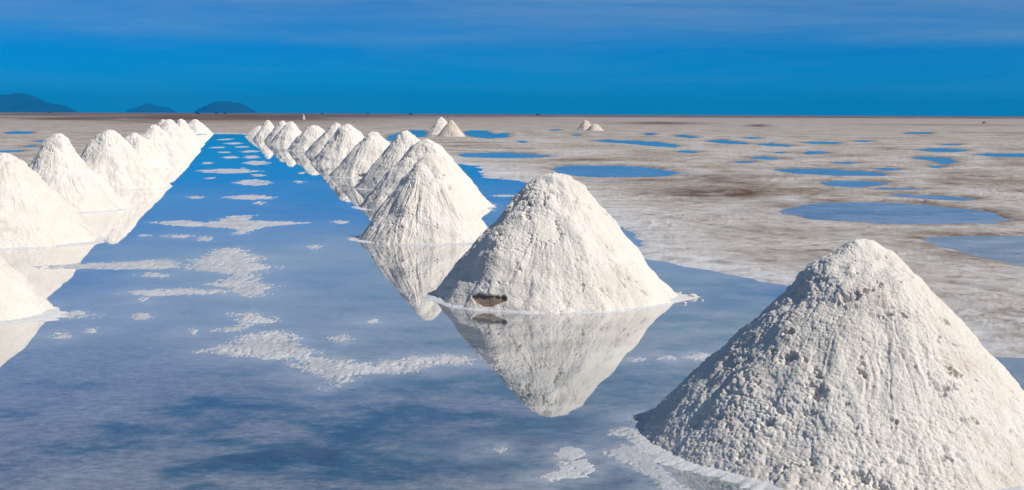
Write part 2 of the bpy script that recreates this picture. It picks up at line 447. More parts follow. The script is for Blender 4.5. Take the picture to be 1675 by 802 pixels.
# ------------------------------------------------------------------ salt piles
def pile_mesh(h, r, seed, nth, nrh, b=0.2, lump=1.0, gully=1.0, coarse=0.0, lean=(0, 0), dents=(), flare=0.0, big=0.075, pop=1.0):
    t_ = np.linspace(0, 2 * math.pi, nth, endpoint=False); th = t_ + math.pi / 2 + 0.55 * np.sin(t_)      # finer towards the lane side (-y)
    u = np.concatenate([[0.004], np.linspace(0.012, 1.07, nrh - 1)])
    U, T = np.meshgrid(u, th, indexing='ij'); U = U.ravel(); T = T.ravel()
    ct, st = np.cos(T), np.sin(T); sx = seed * 13.7
    rr = r * (1 + 0.07 * perlin(ct * 1.1 + sx, st * 1.1, np.zeros_like(T)) + 0.035 * perlin(ct * 3.1 + sx, st * 3.1, np.zeros_like(T) + 4))
    k = math.sqrt(1 + b * b)
    z = h * (k - np.sqrt(U * U + b * b)) / (k - b)
    rho = U * rr * (1 - flare * np.exp(-((U - 0.42) / 0.24) ** 2))
    lx = lean[0] * (z / h) ** 1.5 * (z > 0); ly = lean[1] * (z / h) ** 1.5 * (z > 0)
    lx = np.nan_to_num(lx); ly = np.nan_to_num(ly)
    X = rho * ct + lx; Y = rho * st + ly; Z = z
    nl = math.hypot(h, r); nx, ny, nz = ct * h / nl, st * h / nl, r / nl
    wt = np.clip(U / 0.25, 0, 1); nx, ny = nx * wt, ny * wt
    # displacement in metres
    d = big * fbm(X * 1.9 + sx, Y * 1.9, Z * 1.9, 3) + 0.075 * sstep(0.55, 0.12, U) * fbm(X * 4.2 + sx, Y * 4.2, Z * 4.2 + 9, 3)
    wp = 0.05 * perlin(ct * 5 + sx, st * 5, U * 3) + 0.03 * perlin(ct * 14 + sx, st * 14, U * 14); ct0, st0 = ct, st; ct, st = np.cos(T + wp), np.sin(T + wp)
    d += gully * 0.020 * perlin(ct * 4.5 + sx, st * 4.5, U * 1.6 + 7) * sstep(0.1, 0.5, U) * (0.4 + 0.9 * sstep(-0.3, 0.4, perlin(ct * 1.5, st * 1.5 + sx, U * 2.5)))
    d += gully * (0.012 * perlin(ct * 11 + sx, st * 11, U * 4.0 + 3) + 0.007 * perlin(ct * 27 + sx, st * 27, U * 7.0 + 3)) * sstep(0.15, 0.5, U) * (0.3 + sstep(-0.3, 0.4, perlin(ct * 1.8 + 5, st * 1.8 + sx, U * 3)))
    if nth > 200:
        d -= gully * 0.010 * np.clip(1 - np.abs(perlin(ct * 8 + sx, st * 8, U * 2.2 + 31)) * 5, 0, 1) * sstep(0.25, 0.6, U) * sstep(0.0, 0.35, perlin(ct * 2 + sx, st * 2, U * 2 + 9))
    msk = sstep(-0.15, 0.4, fbm(X * 2.4 - sx, Y * 2.4, Z * 2.4 + 3, 3) + 0.35 * (Z / h - 0.55) - 0.25 * (ct * 0.87 - st * 0.5)) * 0.85 + 0.15
    msk = np.maximum(msk, coarse)
    ct, st = ct0, st0
    pv = pop * (0.35 + 0.9 * sstep(-0.25, 0.35, fbm(X * 1.7 + sx, Y * 1.7, Z * 1.7 + 21, 3) - 0.18 * ct))
    c1 = cell(X * 15 + sx + 0.5 * perlin(X * 9, Y * 9, Z * 9), Y * 15, Z * 15)
    d += lump * np.clip(msk + 0.5 * sstep(0.86, 0.98, U), 0, 1) * (0.008 + 0.020 * sstep(0.0, 0.45, fbm(X * 3.3 + sx, Y * 3.3, Z * 3.3 + 70, 2))) * (np.sqrt(np.clip(0.9 - c1 * c1, 0, 1)) - 0.6)
    if nth > 300:
        c2 = cell(X * 29 + sx + 0.4 * perlin(X * 21, Y * 21, Z * 21), Y * 29, Z * 29)
        d += lump * pv * (0.3 + 0.7 * msk) * 0.017 * (np.sqrt(np.clip(0.9 - c2 * c2, 0, 1)) - 0.6)
    if nth > 600:
        c3 = cell(X * 58 + sx, Y * 58, Z * 58)
        d += lump * (0.4 + 0.6 * pv) * (0.4 + 0.6 * msk) * 0.0115 * (np.sqrt(np.clip(0.9 - c3 * c3, 0, 1)) - 0.6)
    d += 0.011 * fbm(X * 13 + sx, Y * 13, Z * 13, 5 if nth > 300 else 3, 0.62)
    pit = fbm(X * 8 + sx, Y * 8, Z * 8 + 50, 4, 0.65)
    d -= lump * 0.045 * sstep(0.22, 0.5, pit) * (0.25 + 0.75 * msk)
    hol = np.zeros_like(X)
    for (da, dz, wa, wz, dep) in dents:      # bearing (radians), height, half widths in metres, depth
        dd = (T - da + math.pi) % (2 * math.pi) - math.pi
        arc = dd * rho
        edge = 0.5 * perlin(arc * 11 + 3, Z * 11, np.zeros_like(T)) + 0.4 * perlin(arc * 25, Z * 25, np.zeros_like(T) + 8)
        q = (arc / wa) ** 2 + ((Z - dz + 0.25 * wz * np.cos(arc / wa * 3)) / wz) ** 2 + edge
        d -= dep * sstep(1.15, 0.55, q); hol = np.maximum(hol, (q < 0.95) & (Z > -0.05))
    X = X + nx * d; Y = Y + ny * d; Z = Z + nz * d
    V = np.stack([X, Y, Z], -1)
    F = grid_faces(len(u), nth, True)[:, ::-1]
    # close the tip
    tip = np.array([[lean[0], lean[1], V[:nth, 2].mean()]])
    n = len(V); V = np.concatenate([V, tip])
    cap = np.stack([np.full(nth, n), np.arange(nth), (np.arange(nth) + 1) % nth, (np.arange(nth) + 1) % nth], -1)
    return V, F, cap[:, :3], hol


def add_pile(label, ax, ay, yb, rpx_l, D_detail, seed, group, b=0.2, lump=1.0, gully=1.0, coarse=0.0, dents=(), mat='salt', xb=None, rim=1.0, lobes=(), flare=0.0, big=0.075, pop=1.0):
    """ax, ay: where the photo shows the tip; yb: row of the base middle; rpx_l: base radius in px"""
    c = gp(xb if xb is not None else ax, yb); D = np.linalg.norm(c)
    pxm = F_PX / math.hypot(c[1], CAM_H)
    h = (yb - ay) / pxm * 1.0; r = rpx_l / pxm
    SHOAL_PILE.append((c[0], c[1], r))
    lean = ((ax - xb) / pxm, 0) if xb is not None else (0, 0)
    nth, nrh = D_detail
    V, F, cap, hol = pile_mesh(h, r, seed, nth, nrh, b, lump, gully, coarse, lean, dents, flare, big, pop)
    # cap faces as quads are degenerate; store tip triangles in a second polygon set
    me = bpy.data.meshes.new('salt_pile')
    if dents:
        fm = hol[np.minimum(F, len(hol) - 1)].sum(1) >= 3
    else:
        fm = np.zeros(len(F), bool)
    body = F[~fm]
    loops = np.concatenate([body.ravel(), cap.ravel()]).astype(np.int32)
    tot = np.concatenate([np.full(len(body), 4), np.full(len(cap), 3)]).astype(np.int32)
    start = np.concatenate([[0], np.cumsum(tot)[:-1]]).astype(np.int32)
    me.vertices.add(len(V)); me.vertices.foreach_set('co', V.astype(np.float32).ravel())
    me.loops.add(len(loops)); me.loops.foreach_set('vertex_index', loops)
    me.polygons.add(len(tot)); me.polygons.foreach_set('loop_start', start)
    me.polygons.foreach_set('use_smooth', np.ones(len(tot), bool))
    me.update(calc_edges=True); me.validate(); me.materials.append(M[mat])
    o = link('salt_pile', me); o.location = (c[0], c[1], 0)
    tag(o, label, 'salt pile', group)
    if fm.any():
        hf = F[fm]; used = np.unique(hf); remap = np.zeros(len(V), int); remap[used] = np.arange(len(used))
        hm = mesh_from('hollow', V[used], remap[hf], M['mud'])
        ho = link('hollow', hm, o); ho['label'] = 'brown muddy hollow in the foot'
    if rim > 0:
        nt_, nr_ = max(96, nth // 2), 14
        th = np.linspace(0, 2 * math.pi, nt_, endpoint=False); ct, st = np.cos(th), np.sin(th)
        sx = seed * 13.7
        rr = r * (1 + 0.07 * perlin(ct * 1.1 + sx, st * 1.1, np.zeros_like(th)) + 0.035 * perlin(ct * 3.1 + sx, st * 3.1, np.zeros_like(th) + 4))
        wd = rim * (0.055 + 0.05 * perlin(ct * 4 + sx, st * 4, np.zeros_like(th) + 1) + 0.03 * perlin(ct * 17 + sx, st * 17, np.zeros_like(th)) + 0.02 * perlin(ct * 45 + sx, st * 45, np.zeros_like(th)))
        for (la, lw, ll) in lobes:
            dd = (th - la + math.pi) % (2 * math.pi) - math.pi
            wd = wd + ll * np.exp(-(dd / lw) ** 2) * (0.75 + 0.5 * perlin(ct * 14 + sx, st * 14, np.zeros_like(th) + 2) + 0.35 * perlin(ct * 40 + sx, st * 40, np.zeros_like(th) + 2))
        wd = np.clip(wd, 0.012, 2)
        t = np.linspace(0, 1, nr_)
        R = (rr - 0.10)[None, :] + (wd + 0.10)[None, :] * t[:, None]
        X = R * ct[None, :]; Y = R * st[None, :]
        Zr = 0.016 * (1 - t ** 3)[:, None] * np.ones_like(R) - 0.006 * (t ** 6)[:, None]
        cc = cell((X * 34 + sx).ravel(), (Y * 34).ravel(), np.zeros(X.size)).reshape(X.shape)
        Zr = Zr + 0.010 * (0.6 - cc) * np.minimum(1, 4 * (1 - t))[:, None]
        rv = np.stack([X.ravel(), Y.ravel(), Zr.ravel()], -1)
        link('salt_rim', mesh_from('salt_rim', rv, grid_faces(nr_, nt_, True)[:, ::-1], M['rim']), o)
    return o


RG, LG = 'salt piles in the right-hand row', 'salt piles in the left-hand row'
PI = math.pi
add_pile('nearest and largest salt pile, coarse and crumbly, cut by the bottom edge', 1405, 399, 716, 342, (1500, 640), 1, RG, b=0.15, lump=1.0, gully=0.5, coarse=0.6, xb=1400, big=0.055, pop=1.1,
         rim=1.2, lobes=((PI * 1.12, 0.22, 0.16), (PI * 1.3, 0.12, 0.14)))
add_pile('second right-hand salt pile, brown hollow in its foot, whole reflection in front', 905, 282, 484, 198, (900, 420), 2, RG, b=0.17, lump=1.1, gully=0.5, xb=903, pop=0.9,
         dents=((PI * 1.5 - 0.58, 0.085, 0.17, 0.045, 0.022),), rim=0.8, lobes=((-0.05, 0.25, 0.16), (PI * 1.08, 0.2, 0.06)))
add_pile('third right-hand salt pile, ribbed left side, half hidden by the second', 699, 258, 390, 113, (560, 260), 33, RG, b=0.15, gully=1.0, lump=1.2, rim=1.1, lobes=((PI * 1.05, 0.3, 0.14), (0.1, 0.2, 0.15)))
add_pile('fourth right-hand salt pile, only its grey left flank and rounded tip showing', 697, 229, 338, 110, (420, 190), 4, RG, b=0.22, gully=1.0, lump=1.3, rim=1.0, lobes=((PI * 1.05, 0.3, 0.12),))
add_pile('fifth right-hand salt pile with a swollen dome top above a narrow neck', 665, 214, 307, 84, (360, 160), 5, RG, b=0.24, lump=1.3, flare=0.2, rim=1.0)
add_pile('sixth right-hand salt pile, clean cone with a dark notch at its foot', 612, 216.5, 288, 73, (320, 150), 6, RG, b=0.14, lump=0.7,
         dents=((PI * 1.5 - 0.1, 0.09, 0.22, 0.05, 0.06),), rim=0.8)
add_pile('seventh right-hand salt pile, tallest looking of the mid row with lit right side', 570, 202, 267, 62, (260, 120), 7, RG, b=0.18, flare=0.06, big=0.11, lump=1.2, rim=0.6)
add_pile('eighth right-hand salt pile, mostly hidden, its tip left of the seventh', 551, 202, 252, 53, (220, 110), 8, RG, b=0.16, lump=1.2, rim=0.6)
add_pile('ninth right-hand salt pile with a broad flat top', 514, 205, 246, 44, (220, 110), 9, RG, b=0.36, big=0.1, lump=1.2, rim=0.6)
add_pile('tenth right-hand salt pile, sharp tip and bright right side', 475, 199, 236, 35, (200, 90), 10, RG, b=0.14, rim=0.5)
add_pile('eleventh right-hand salt pile, slim and tucked behind the tenth', 463, 198, 231.5, 31, (200, 90), 11, RG, b=0.16, rim=0.5)
add_pile('twelfth right-hand salt pile, tall rounded one near the far end', 438.5, 196.5, 228.5, 25, (200, 90), 12, RG, b=0.2, flare=0.12, rim=0.5)
add_pile('last and smallest pile at the far end of the right-hand row', 423, 206, 224, 22, (180, 80), 13, RG, b=0.2, rim=0.4)

add_pile('nearest left-hand salt pile, only its right foot inside the picture', -150, 298, 512, 226, (620, 300), 21, LG, b=0.18, rim=0.9, lobes=((-0.15, 0.25, 0.25),))
add_pile('second left-hand salt pile, broad dome cut by the left edge', 6, 251, 394, 149, (700, 330), 22, LG, b=0.3, lump=0.8, gully=0.5, flare=0.06, rim=1.0, lobes=((-0.2, 0.3, 0.12),))
add_pile('third left-hand salt pile, tall narrow peak with dark chips on its left', 97, 219, 341, 111, (520, 250), 23, LG, b=0.12, lump=1.3, flare=0.2, gully=0.8, rim=0.8, xb=98)
add_pile('fourth left-hand salt pile, wide with rough grey left shoulder', 180, 214, 306, 96, (420, 190), 24, LG, b=0.22, lump=1.3, flare=0.1, gully=0.8, big=0.1, rim=0.8)
add_pile('fifth left-hand salt pile, low smooth crest right of the fourth', 222, 217, 275, 57, (300, 140), 25, LG, b=0.26, big=0.11, flare=0.1, rim=0.6)
add_pile('sixth left-hand salt pile, rounded, standing clear above the fifth', 254, 205, 261, 57, (300, 140), 26, LG, b=0.24, flare=0.1, big=0.1, rim=0.6)
add_pile('seventh left-hand salt pile, right of the double tip behind the sixth', 279, 195.5, 247, 49, (240, 110), 27, LG, b=0.12, lump=1.3, rim=0.6)
add_pile('eighth left-hand salt pile, left of the double tip behind the sixth', 268, 195.5, 242, 44, (220, 100), 28, LG, b=0.14, lump=1.3, rim=0.5)
add_pile('ninth left-hand salt pile, second from the far end', 297, 195.5, 236, 37, (220, 100), 29, LG, b=0.2, flare=0.12, rim=0.5)
add_pile('last pile at the far end of the left-hand row, plain small cone', 320, 195.5, 219.5, 28, (200, 90), 30, LG, b=0.2, rim=0.0)

add_pile('left and taller of the paired far salt piles beyond the right-hand row', 722, 192, 221, 25, (220, 100), 41, 'far salt piles on the flats', b=0.15, rim=0)
add_pile('right and browner of the paired far salt piles beyond the right-hand row', 738, 197, 224.5, 24, (220, 100), 42, 'far salt piles on the flats', b=0.14, rim=0, mat='salt_far')
add_pile('left, taller of two small brownish heaps far out on the flats', 958, 197, 213.5, 15, (160, 70), 43, 'small brown heaps far out', b=0.3, lump=2, rim=0, mat='salt_far')
add_pile('right, lower of two small brownish heaps far out on the flats', 973, 202.5, 214.5, 14.5, (160, 70), 44, 'small brown heaps far out', b=0.5, lump=2, rim=0, mat='salt_far')

for (x, yt, yb, r, lab, mt_) in ((496.5, 187, 196, 3.2, 'narrow tan heap far away between the pile rows and the horizon', 'salt_far'),
                                (578.5, 199, 202.5, 3.2, 'tiny black mud heap just right of the seventh right-hand pile tip', 'mud'),
                                (1611, 198.4, 202.6, 5.5, 'small dark mud heap alone on the far flats near the right edge', 'mud')):
    c = gp(x, yb); pxm = F_PX / c[1]
    V, F, cap, _ = pile_mesh((yb - yt) / pxm, r / pxm, x, 90, 30, 0.4, 2.0, 1.0)
    keep = np.concatenate([F[:, [0, 1, 2]], F[:, [0, 2, 3]], cap])
    o = link('heap', mesh_from('heap', V, keep, M[mt_])); o.location = (c[0], c[1], 0)
    tag(o, lab, 'heap')


# ------------------------------------------------------------------ salt crusts on the water
def crust(poly_px, label, group=None, thick=0.010, rag=1.0, seed=0, sub=1.0, solid=0.0):
    P = gps(poly_px); SHOAL_POLY.append(P); lo = P.min(0) - 0.15; hi = P.max(0) + 0.15
    D = (lo[1] + hi[1]) / 2
    cx = max(0.009, D * 0.0011) * sub; cy = max(0.010, D * D * 0.00032) * sub
    pad = np.array([cx * 4, cy * 4]); lo -= pad; hi += pad
    nx = int(min(420, (hi[0] - lo[0]) / cx)) + 2; ny = int(min(420, (hi[1] - lo[1]) / cy)) + 2
    X, Y = np.meshgrid(np.linspace(lo[0], hi[0], nx), np.linspace(lo[1], hi[1], ny)); X = X.ravel(); Y = Y.ravel(); o0 = np.zeros_like(X)
    sz = max(0.02, min(np.ptp(P[:, 0]), np.ptp(P[:, 1])))
    w = min(1.0, sz * 1.3 + 0.12) * rag
    s = sdf_poly(X, Y, P)
    fx = 1.0 if D < 14 else 14 / D
    s = s + w * (0.20 * fbm(X * 4 * fx + seed * 3.1, Y * 3 * fx, o0, 4, 0.6) + 0.26 * fbm(X * 15 * fx, Y * 10 * fx + seed, o0 + 4, 5, 0.75))
    fade = sstep(0.02, -0.26 * min(1, sz * 2 + 0.1), s)
    Zl = thick * (0.25 + 0.75 * fade) * (0.75 + 0.9 * fbm(X * 20, Y * 20, o0 + 1, 3))
    Zl += 0.016 * fade * np.clip(fbm(X * 9, Y * 9, o0 + seed + 7, 3) + 0.1, -0.1, 1) + 0.010 * fade * (0.62 - cell(X * 30 + seed, Y * 30, o0)) + 0.006 * (0.6 - cell(X * 70, Y * 70, o0 + seed)) * fade
    Z = np.where(s < 0, np.maximum(Zl, 0.0035), -0.008 - 0.02 * np.clip(s, 0, 1))
    hole = fbm(X * 9 * fx + 40, Y * 7 * fx, o0 + seed, 4, 0.7)
    Z = np.where(hole > 0.04 + 0.22 * fade + solid, -0.008, Z)
    spk = perlin(X * 38 * max(fx, 0.5) + seed, Y * 26 * fx, o0 + 6) * 0.9 + 0.5 * perlin(X * 75 * max(fx, 0.5), Y * 50 * fx, o0 + 9)
    Z = np.where(spk > solid + 0.75 * fade, -0.008, Z)
    Z = np.where((s > 0) & (s < 0.10 * w) & (spk > 0.45 + s / (0.10 * w) * 0.4), 0.007, Z)
    F = grid_faces(ny, nx)
    keep = (Z[F] > 0).any(1); F = F[keep]
    if len(F) == 0: return
    used = np.unique(F); rm = np.zeros(len(X), int); rm[used] = np.arange(len(used))
    V = np.stack([X, Y, Z], -1)[used]
    o = link('salt_crust', mesh_from('salt_crust', V, rm[F], M['crust']))
    tag(o, label, 'salt crust', group or 'salt crusts lying on the water')


def z5(pts): return [(x / 1.8556, 370 + y / 1.8556) for x, y in pts]
def z6(pts): return [(300 + x / 1.856, 370 + y / 1.856) for x, y in pts]
def lens(x0, x1, y0, y1, t=0.0):
    m_, h_ = (x0 + x1) / 2, (y1 - y0) / 2; yc = (y0 + y1) / 2
    return [(x0, yc + t * h_), (x0 + (m_ - x0) * .5, y0 + .25 * h_), (m_, y0), (x1 - (x1 - m_) * .4, y0 + .3 * h_), (x1, yc - t * h_), (x1 - (x1 - m_) * .5, y1 - .2 * h_), (m_, y1), (x0 + (m_ - x0) * .4, y1 - .3 * h_)]


crust(z6([(60, 380), (165, 345), (210, 320), (290, 318), (370, 340), (350, 365), (420, 380), (430, 400), (540, 412), (620, 402), (740, 393), (850, 390), (890, 405), (880, 420), (760, 425), (660, 445), (560, 455), (500, 470), (480, 490), (435, 498), (430, 470), (390, 450), (320, 425), (330, 405), (250, 405), (160, 395)]),
      'longest white salt crust, bent, ending near the second right-hand reflection', seed=1, thick=0.013, rag=0.65, solid=0.04)
crust(z6([(88, 312), (160, 302), (145, 266), (215, 258), (270, 275), (300, 292), (240, 300), (180, 318), (100, 320)]), 'compact white salt crust just above the longest bent crust', seed=2, rag=0.6)
crust(z6([(0, 125), (20, 100), (80, 85), (70, 70), (180, 62), (200, 80), (260, 95), (230, 108), (300, 125), (240, 140), (225, 165), (300, 180), (260, 205), (215, 218), (150, 212), (130, 195), (60, 175), (150, 155), (100, 140), (0, 135)]),
      'broad ragged salt crust with forked right end in the middle of the lane', seed=3, rag=0.75, solid=-0.03)
crust(z5([(360, 198), (480, 190), (600, 188), (700, 195), (690, 208), (560, 208), (460, 215), (440, 232), (415, 232), (430, 212), (370, 206)]), 'thin salt streak with a short tail just below the broad ragged crust', seed=4, rag=0.5)
crust(z5([(90, 121), (280, 112), (380, 108), (500, 98), (560, 112), (540, 128), (420, 132), (280, 132), (120, 130)]), 'long salt streak running left from the broad ragged crust', seed=5, rag=0.5)
crust([(235, 364), (300, 360), (340, 364), (372, 353), (420, 352), (405, 360), (460, 362), (522, 364), (440, 371), (415, 378), (400, 387), (375, 385), (390, 376), (330, 371), (280, 370)], 'wide winged salt crust across the lane, level with the third right-hand pile', seed=6, rag=0.6, thick=.012)
SM = [((272, 330, 410, 452), None)]
small = [
    (lens(318, 352, 386, 396), 'small salt patch left below the wide winged crust', .9), (lens(264, 318, 383, 390), 'thin salt patch left of and below the wide winged crust', .9), (lens(224, 250, 383, 389), 'small salt dash nearest the left-hand reflections, below the winged crust', .9),
    (lens(534, 574, 360, 367), 'faint salt patch alone in open water left of the third pile', 1.), (lens(497, 528, 400, 408), 'small salt patch left of the salt rim of the third right-hand pile', 1.),
    (lens(358, 459, 318.5, 327.5), 'white salt bar across the lane, level with the fourth right-hand pile', .6), (lens(300, 341, 320.5, 325), 'short salt dash left of the white salt bar', .6), (lens(411, 440, 329.5, 335.5), 'small salt dash under the white salt bar', .6),
    (lens(377, 453, 293.5, 304.5), 'thick short salt bar left of the sixth right-hand pile', .6), (lens(476, 504, 295.5, 300), 'salt dash touching the sixth right-hand reflection', .6),
    (lens(212, 284, 445, 455), 'pale salt dash in the lane, above the thin tailed streak', .9), (lens(90, 160, 508, 522), 'faint salt trail off the foot of the nearest left-hand pile', 1.4), (lens(82, 118, 542, 556), 'faint salt patch below the nearest left-hand pile foot', 1.4),
    (lens(136, 162, 535, 545), 'little salt spot right of the faint patch near the left edge', 1.2), (lens(306, 325, 537, 549), 'tiny salt clump left of the compact white crust', 1.), (lens(205, 250, 512, 524), 'faint salt spot in open water at left centre', 1.4),
    (lens(538, 580, 546, 564), 'speckled salt patch just above the long arm of the bent crust', 1.3), (lens(592, 626, 522, 530), 'faint salt dash left of the second right-hand pile reflection', 1.2),
    (lens(1020, 1060, 583, 592), 'leftmost salt dash beside the second pile reflection, right side', 1.), (lens(1073, 1104, 581, 591), 'middle salt dash between the second reflection and the nearest pile', 1.), (lens(1112, 1172, 577, 590), 'salt dash touching the left flank of the nearest pile', 1.),
    (lens(904, 957, 731, 753), 'round white salt patch in the water at bottom centre', .5), ([(870, 780), (915, 772), (922, 757), (955, 754), (972, 766), (960, 780), (920, 786), (895, 790)], 'forked white salt patch just under the round one at bottom centre', .7), (lens(806, 826, 729, 741), 'tiny salt dot left of the round patch at bottom centre', .8),
    ([(985, 742), (1020, 728), (1050, 735), (1075, 755), (1110, 790), (1140, 812), (1090, 815), (1060, 780), (1020, 758)], 'cream salt tongue at the left foot of the nearest pile', .5), (lens(1000, 1060, 700, 716, .3), 'crumbly white salt shelf by the left tip of the nearest pile', 1.3), (lens(1025, 1085, 676, 698, -.6), 'scattered salt crumbs on the water above the left tip of the nearest pile', 1.5),
    (lens(790, 822, 331, 346), 'white salt patch at the right foot of the third right-hand pile', .9), (lens(800, 850, 318, 323), 'salt streak in the water behind the second pile, upper', .9), (lens(752, 770, 301, 309), 'white salt fleck right of the third pile slope', .9),
]
for i, (pl, lab, rg) in enumerate(small):
    crust(pl, lab, seed=10 + i, rag=rg * 0.75, thick=0.008, solid=0.35 if rg < 0.75 and i > 15 else 0.0)
thin = [(314, 430, 276, 284), (327, 352, 265, 269), (392, 450, 263, 270.5), (360, 394, 255.5, 259.5), (392, 428, 254.5, 260), (390, 428, 246, 250), (388, 404, 272, 279), (340, 372, 240, 243), (365, 400, 233, 236.5), (350, 385, 227, 229.5), (378, 412, 239, 242), (355, 380, 248, 250.5), (400, 440, 284, 289), (486, 504, 281, 285), (330, 358, 290, 293)]
for i, t in enumerate(thin):
    crust(lens(*t), 'one of the thin white salt streaks across the far end of the lane', 'thin salt streaks in the far lane', seed=60 + i, rag=0.35, thick=0.010)

# loose salt lumps off the right foot of the second pile
def lump_obj(x, y, size, label, seed):
    c = gp(x, y); nt_, nr_ = 40, 22
    th = np.linspace(0, 2 * PI, nt_, endpoint=False); ph = np.linspace(0.03, PI - 0.03, nr_)
    Pp, T = np.meshgrid(ph, th, indexing='ij'); nx, ny, nz = (np.sin(Pp) * np.cos(T)).ravel(), (np.sin(Pp) * np.sin(T)).ravel(), np.cos(Pp).ravel()
    r = size * (1 + 0.35 * fbm(nx * 1.6 + seed, ny * 1.6, nz * 1.6, 4) + 0.25 * (0.5 - cell(nx * 2 + seed, ny * 2, nz * 2)))
    V = np.stack([nx * r * 1.25, ny * r, nz * r * 0.75 + size * 0.35], -1)
    F = grid_faces(nr_, nt_, True)[:, ::-1]
    o = link('salt_lump', mesh_from('salt_lump', V, F, M['salt'])); o.location = (c[0], c[1], 0)
    tag(o, label, 'salt lump', 'loose salt lumps in the water')


lump_obj(1133, 487, 0.032, 'largest loose white salt lump, right of the second pile foot', 1)
lump_obj(1120, 497, 0.015, 'small salt lump between the second pile foot and the largest lump', 2)
lump_obj(1149, 492, 0.010, 'tiny salt lump right of the largest lump by the second pile', 3)
lump_obj(1112, 480, 0.013, 'small salt lump behind the crust at the second pile foot', 4)

# ------------------------------------------------------------------ the flooded lane
def water():
    D = np.concatenate([[0.05, 1.0, 2.2], 1 / np.linspace(1 / 3.2, 1 / 150.0, 420)])
    az = np.concatenate([np.arange(-180, -24.5, 6.0), np.arange(-24.0, 24.001, 0.1), np.arange(30, 180, 6.0)])
    A, DD = np.meshgrid(np.radians(az), D)
    X = (DD * np.sin(A)).ravel(); Y = (DD * np.cos(A)).ravel()
    sh = np.zeros_like(X)
    for P in SHOAL_POLY:
        lo = P.min(0) - 1.2; hi = P.max(0) + 1.2
        k = np.nonzero((X > lo[0]) & (X < hi[0]) & (Y > lo[1]) & (Y < hi[1]))[0]
        if len(k): sh[k] = np.maximum(sh[k], 0.95 * np.exp(-np.clip(sdf_poly(X[k], Y[k], P) + 0.03, 0, 9) / 0.2))
    for (cx, cy, r) in SHOAL_PILE:
        dd = np.hypot(X - cx, Y - cy) - r
        sh = np.maximum(sh, 0.75 * np.exp(-np.clip(dd, 0, 9) / 0.16))
    me = mesh_from('water', np.stack([X, Y, 0 * X], -1), grid_faces(len(D), len(az)), M['water'], True, {'shoal': sh})
    tag(link('water', me), 'shallow blue brine flooding the lane between the salt piles', 'water', kind='structure')


water()

# ------------------------------------------------------------------ far hills
def hill(prof, dist, depth, label, seed):
    """prof: ridge line as (photo x, photo y)"""
    k = dist / F_PX
    xs = np.array([(x - W_PX / 2) * k for x, _ in prof])
    hs = np.array([max(0.0, (183.4 + 7 * x / 1675 - y) * k) for x, y in prof]) + 1.0
    X0 = np.linspace(xs[0], xs[-1], 120); t = np.linspace(-1, 1, 40)
    Hh = np.interp(X0, xs, hs) * (0.94 + 0.16 * perlin(X0 / 75 + seed * 9, 0 * X0, 0 * X0) + 0.08 * perlin(X0 / 28 + seed * 9, 0 * X0, 0 * X0))
    XX, TT = np.meshgrid(X0, t); HH = np.tile(Hh, (40, 1))
    n = fbm(XX.ravel() / 160 + seed, TT.ravel() * depth / 160, np.zeros(XX.size), 4).reshape(XX.shape)
    wdt = depth * (0.25 + 0.75 * HH / HH.max())
    Z = HH * np.cos(TT * PI / 2) ** 0.8 * (1 + 0.18 * n * np.abs(TT)) - 2.0
    V = np.stack([XX.ravel(), (dist + TT * wdt).ravel(), Z.ravel()], -1)
    tag(link('hill', mesh_from('hill', V, grid_faces(40, 120), M['hill'])), label, 'hill', 'far blue hills', 'structure')


hill([(-190, 181), (-140, 172), (-90, 164), (-50, 160), (-10, 156), (0, 154), (12, 154), (22, 152), (34, 152.5), (48, 157.5), (60, 163), (78, 167), (94, 171), (106, 175.5), (114, 179), (119, 183)], 9000, 700, 'largest blue hill, running off the left edge of the horizon', 1)
hill([(211, 183.8), (217, 178), (228, 174.5), (238, 171.5), (245, 169.5), (252, 172), (266, 174), (276, 176), (282, 179), (286, 184)], 11300, 350, 'smallest blue hill, between the other two on the horizon', 2)
hill([(322, 184.5), (331, 177), (342, 171), (356, 166), (372, 164.5), (386, 166), (398, 171), (408, 176), (414, 180), (418, 185)], 9200, 420, 'rounded blue hill above the far end of the left-hand row', 3)

# ------------------------------------------------------------------ vehicles, specks on the horizon
def box(x0, x1, y0, y1, z0, z1, tx=0.0):
    v = [(x0, y0, z0), (x1, y0, z0), (x1, y1, z0), (x0, y1, z0), (x0 + tx, y0 + .08 * (tx > 0), z1), (x1 - tx, y0 + .08 * (tx > 0), z1), (x1 - tx, y1 - .08 * (tx > 0), z1), (x0 + tx, y1 - .08 * (tx > 0), z1)]
    f = [(0, 3, 2, 1), (4, 5, 6, 7), (0, 1, 5, 4), (1, 2, 6, 5), (2, 3, 7, 6), (3, 0, 4, 7)]
    return np.array(v), np.array(f)


def wheel_mesh():
    n = 18; a = np.linspace(0, 2 * PI, n, endpoint=False); V = []; F = []
    for y in (-.12, .12):
        for t in a: V.append((.36 * math.cos(t), y, .36 * math.sin(t)))
    V += [(0, -.12, 0), (0, .12, 0)]
    for i in range(n):
        j = (i + 1) % n
        F += [(i, n + j, j), (i, n + i, n + j), (2 * n, i, j), (2 * n + 1, n + j, n + i)]
    return mesh_from('wheel', np.array(V), np.array(F), M['rubber'], False)


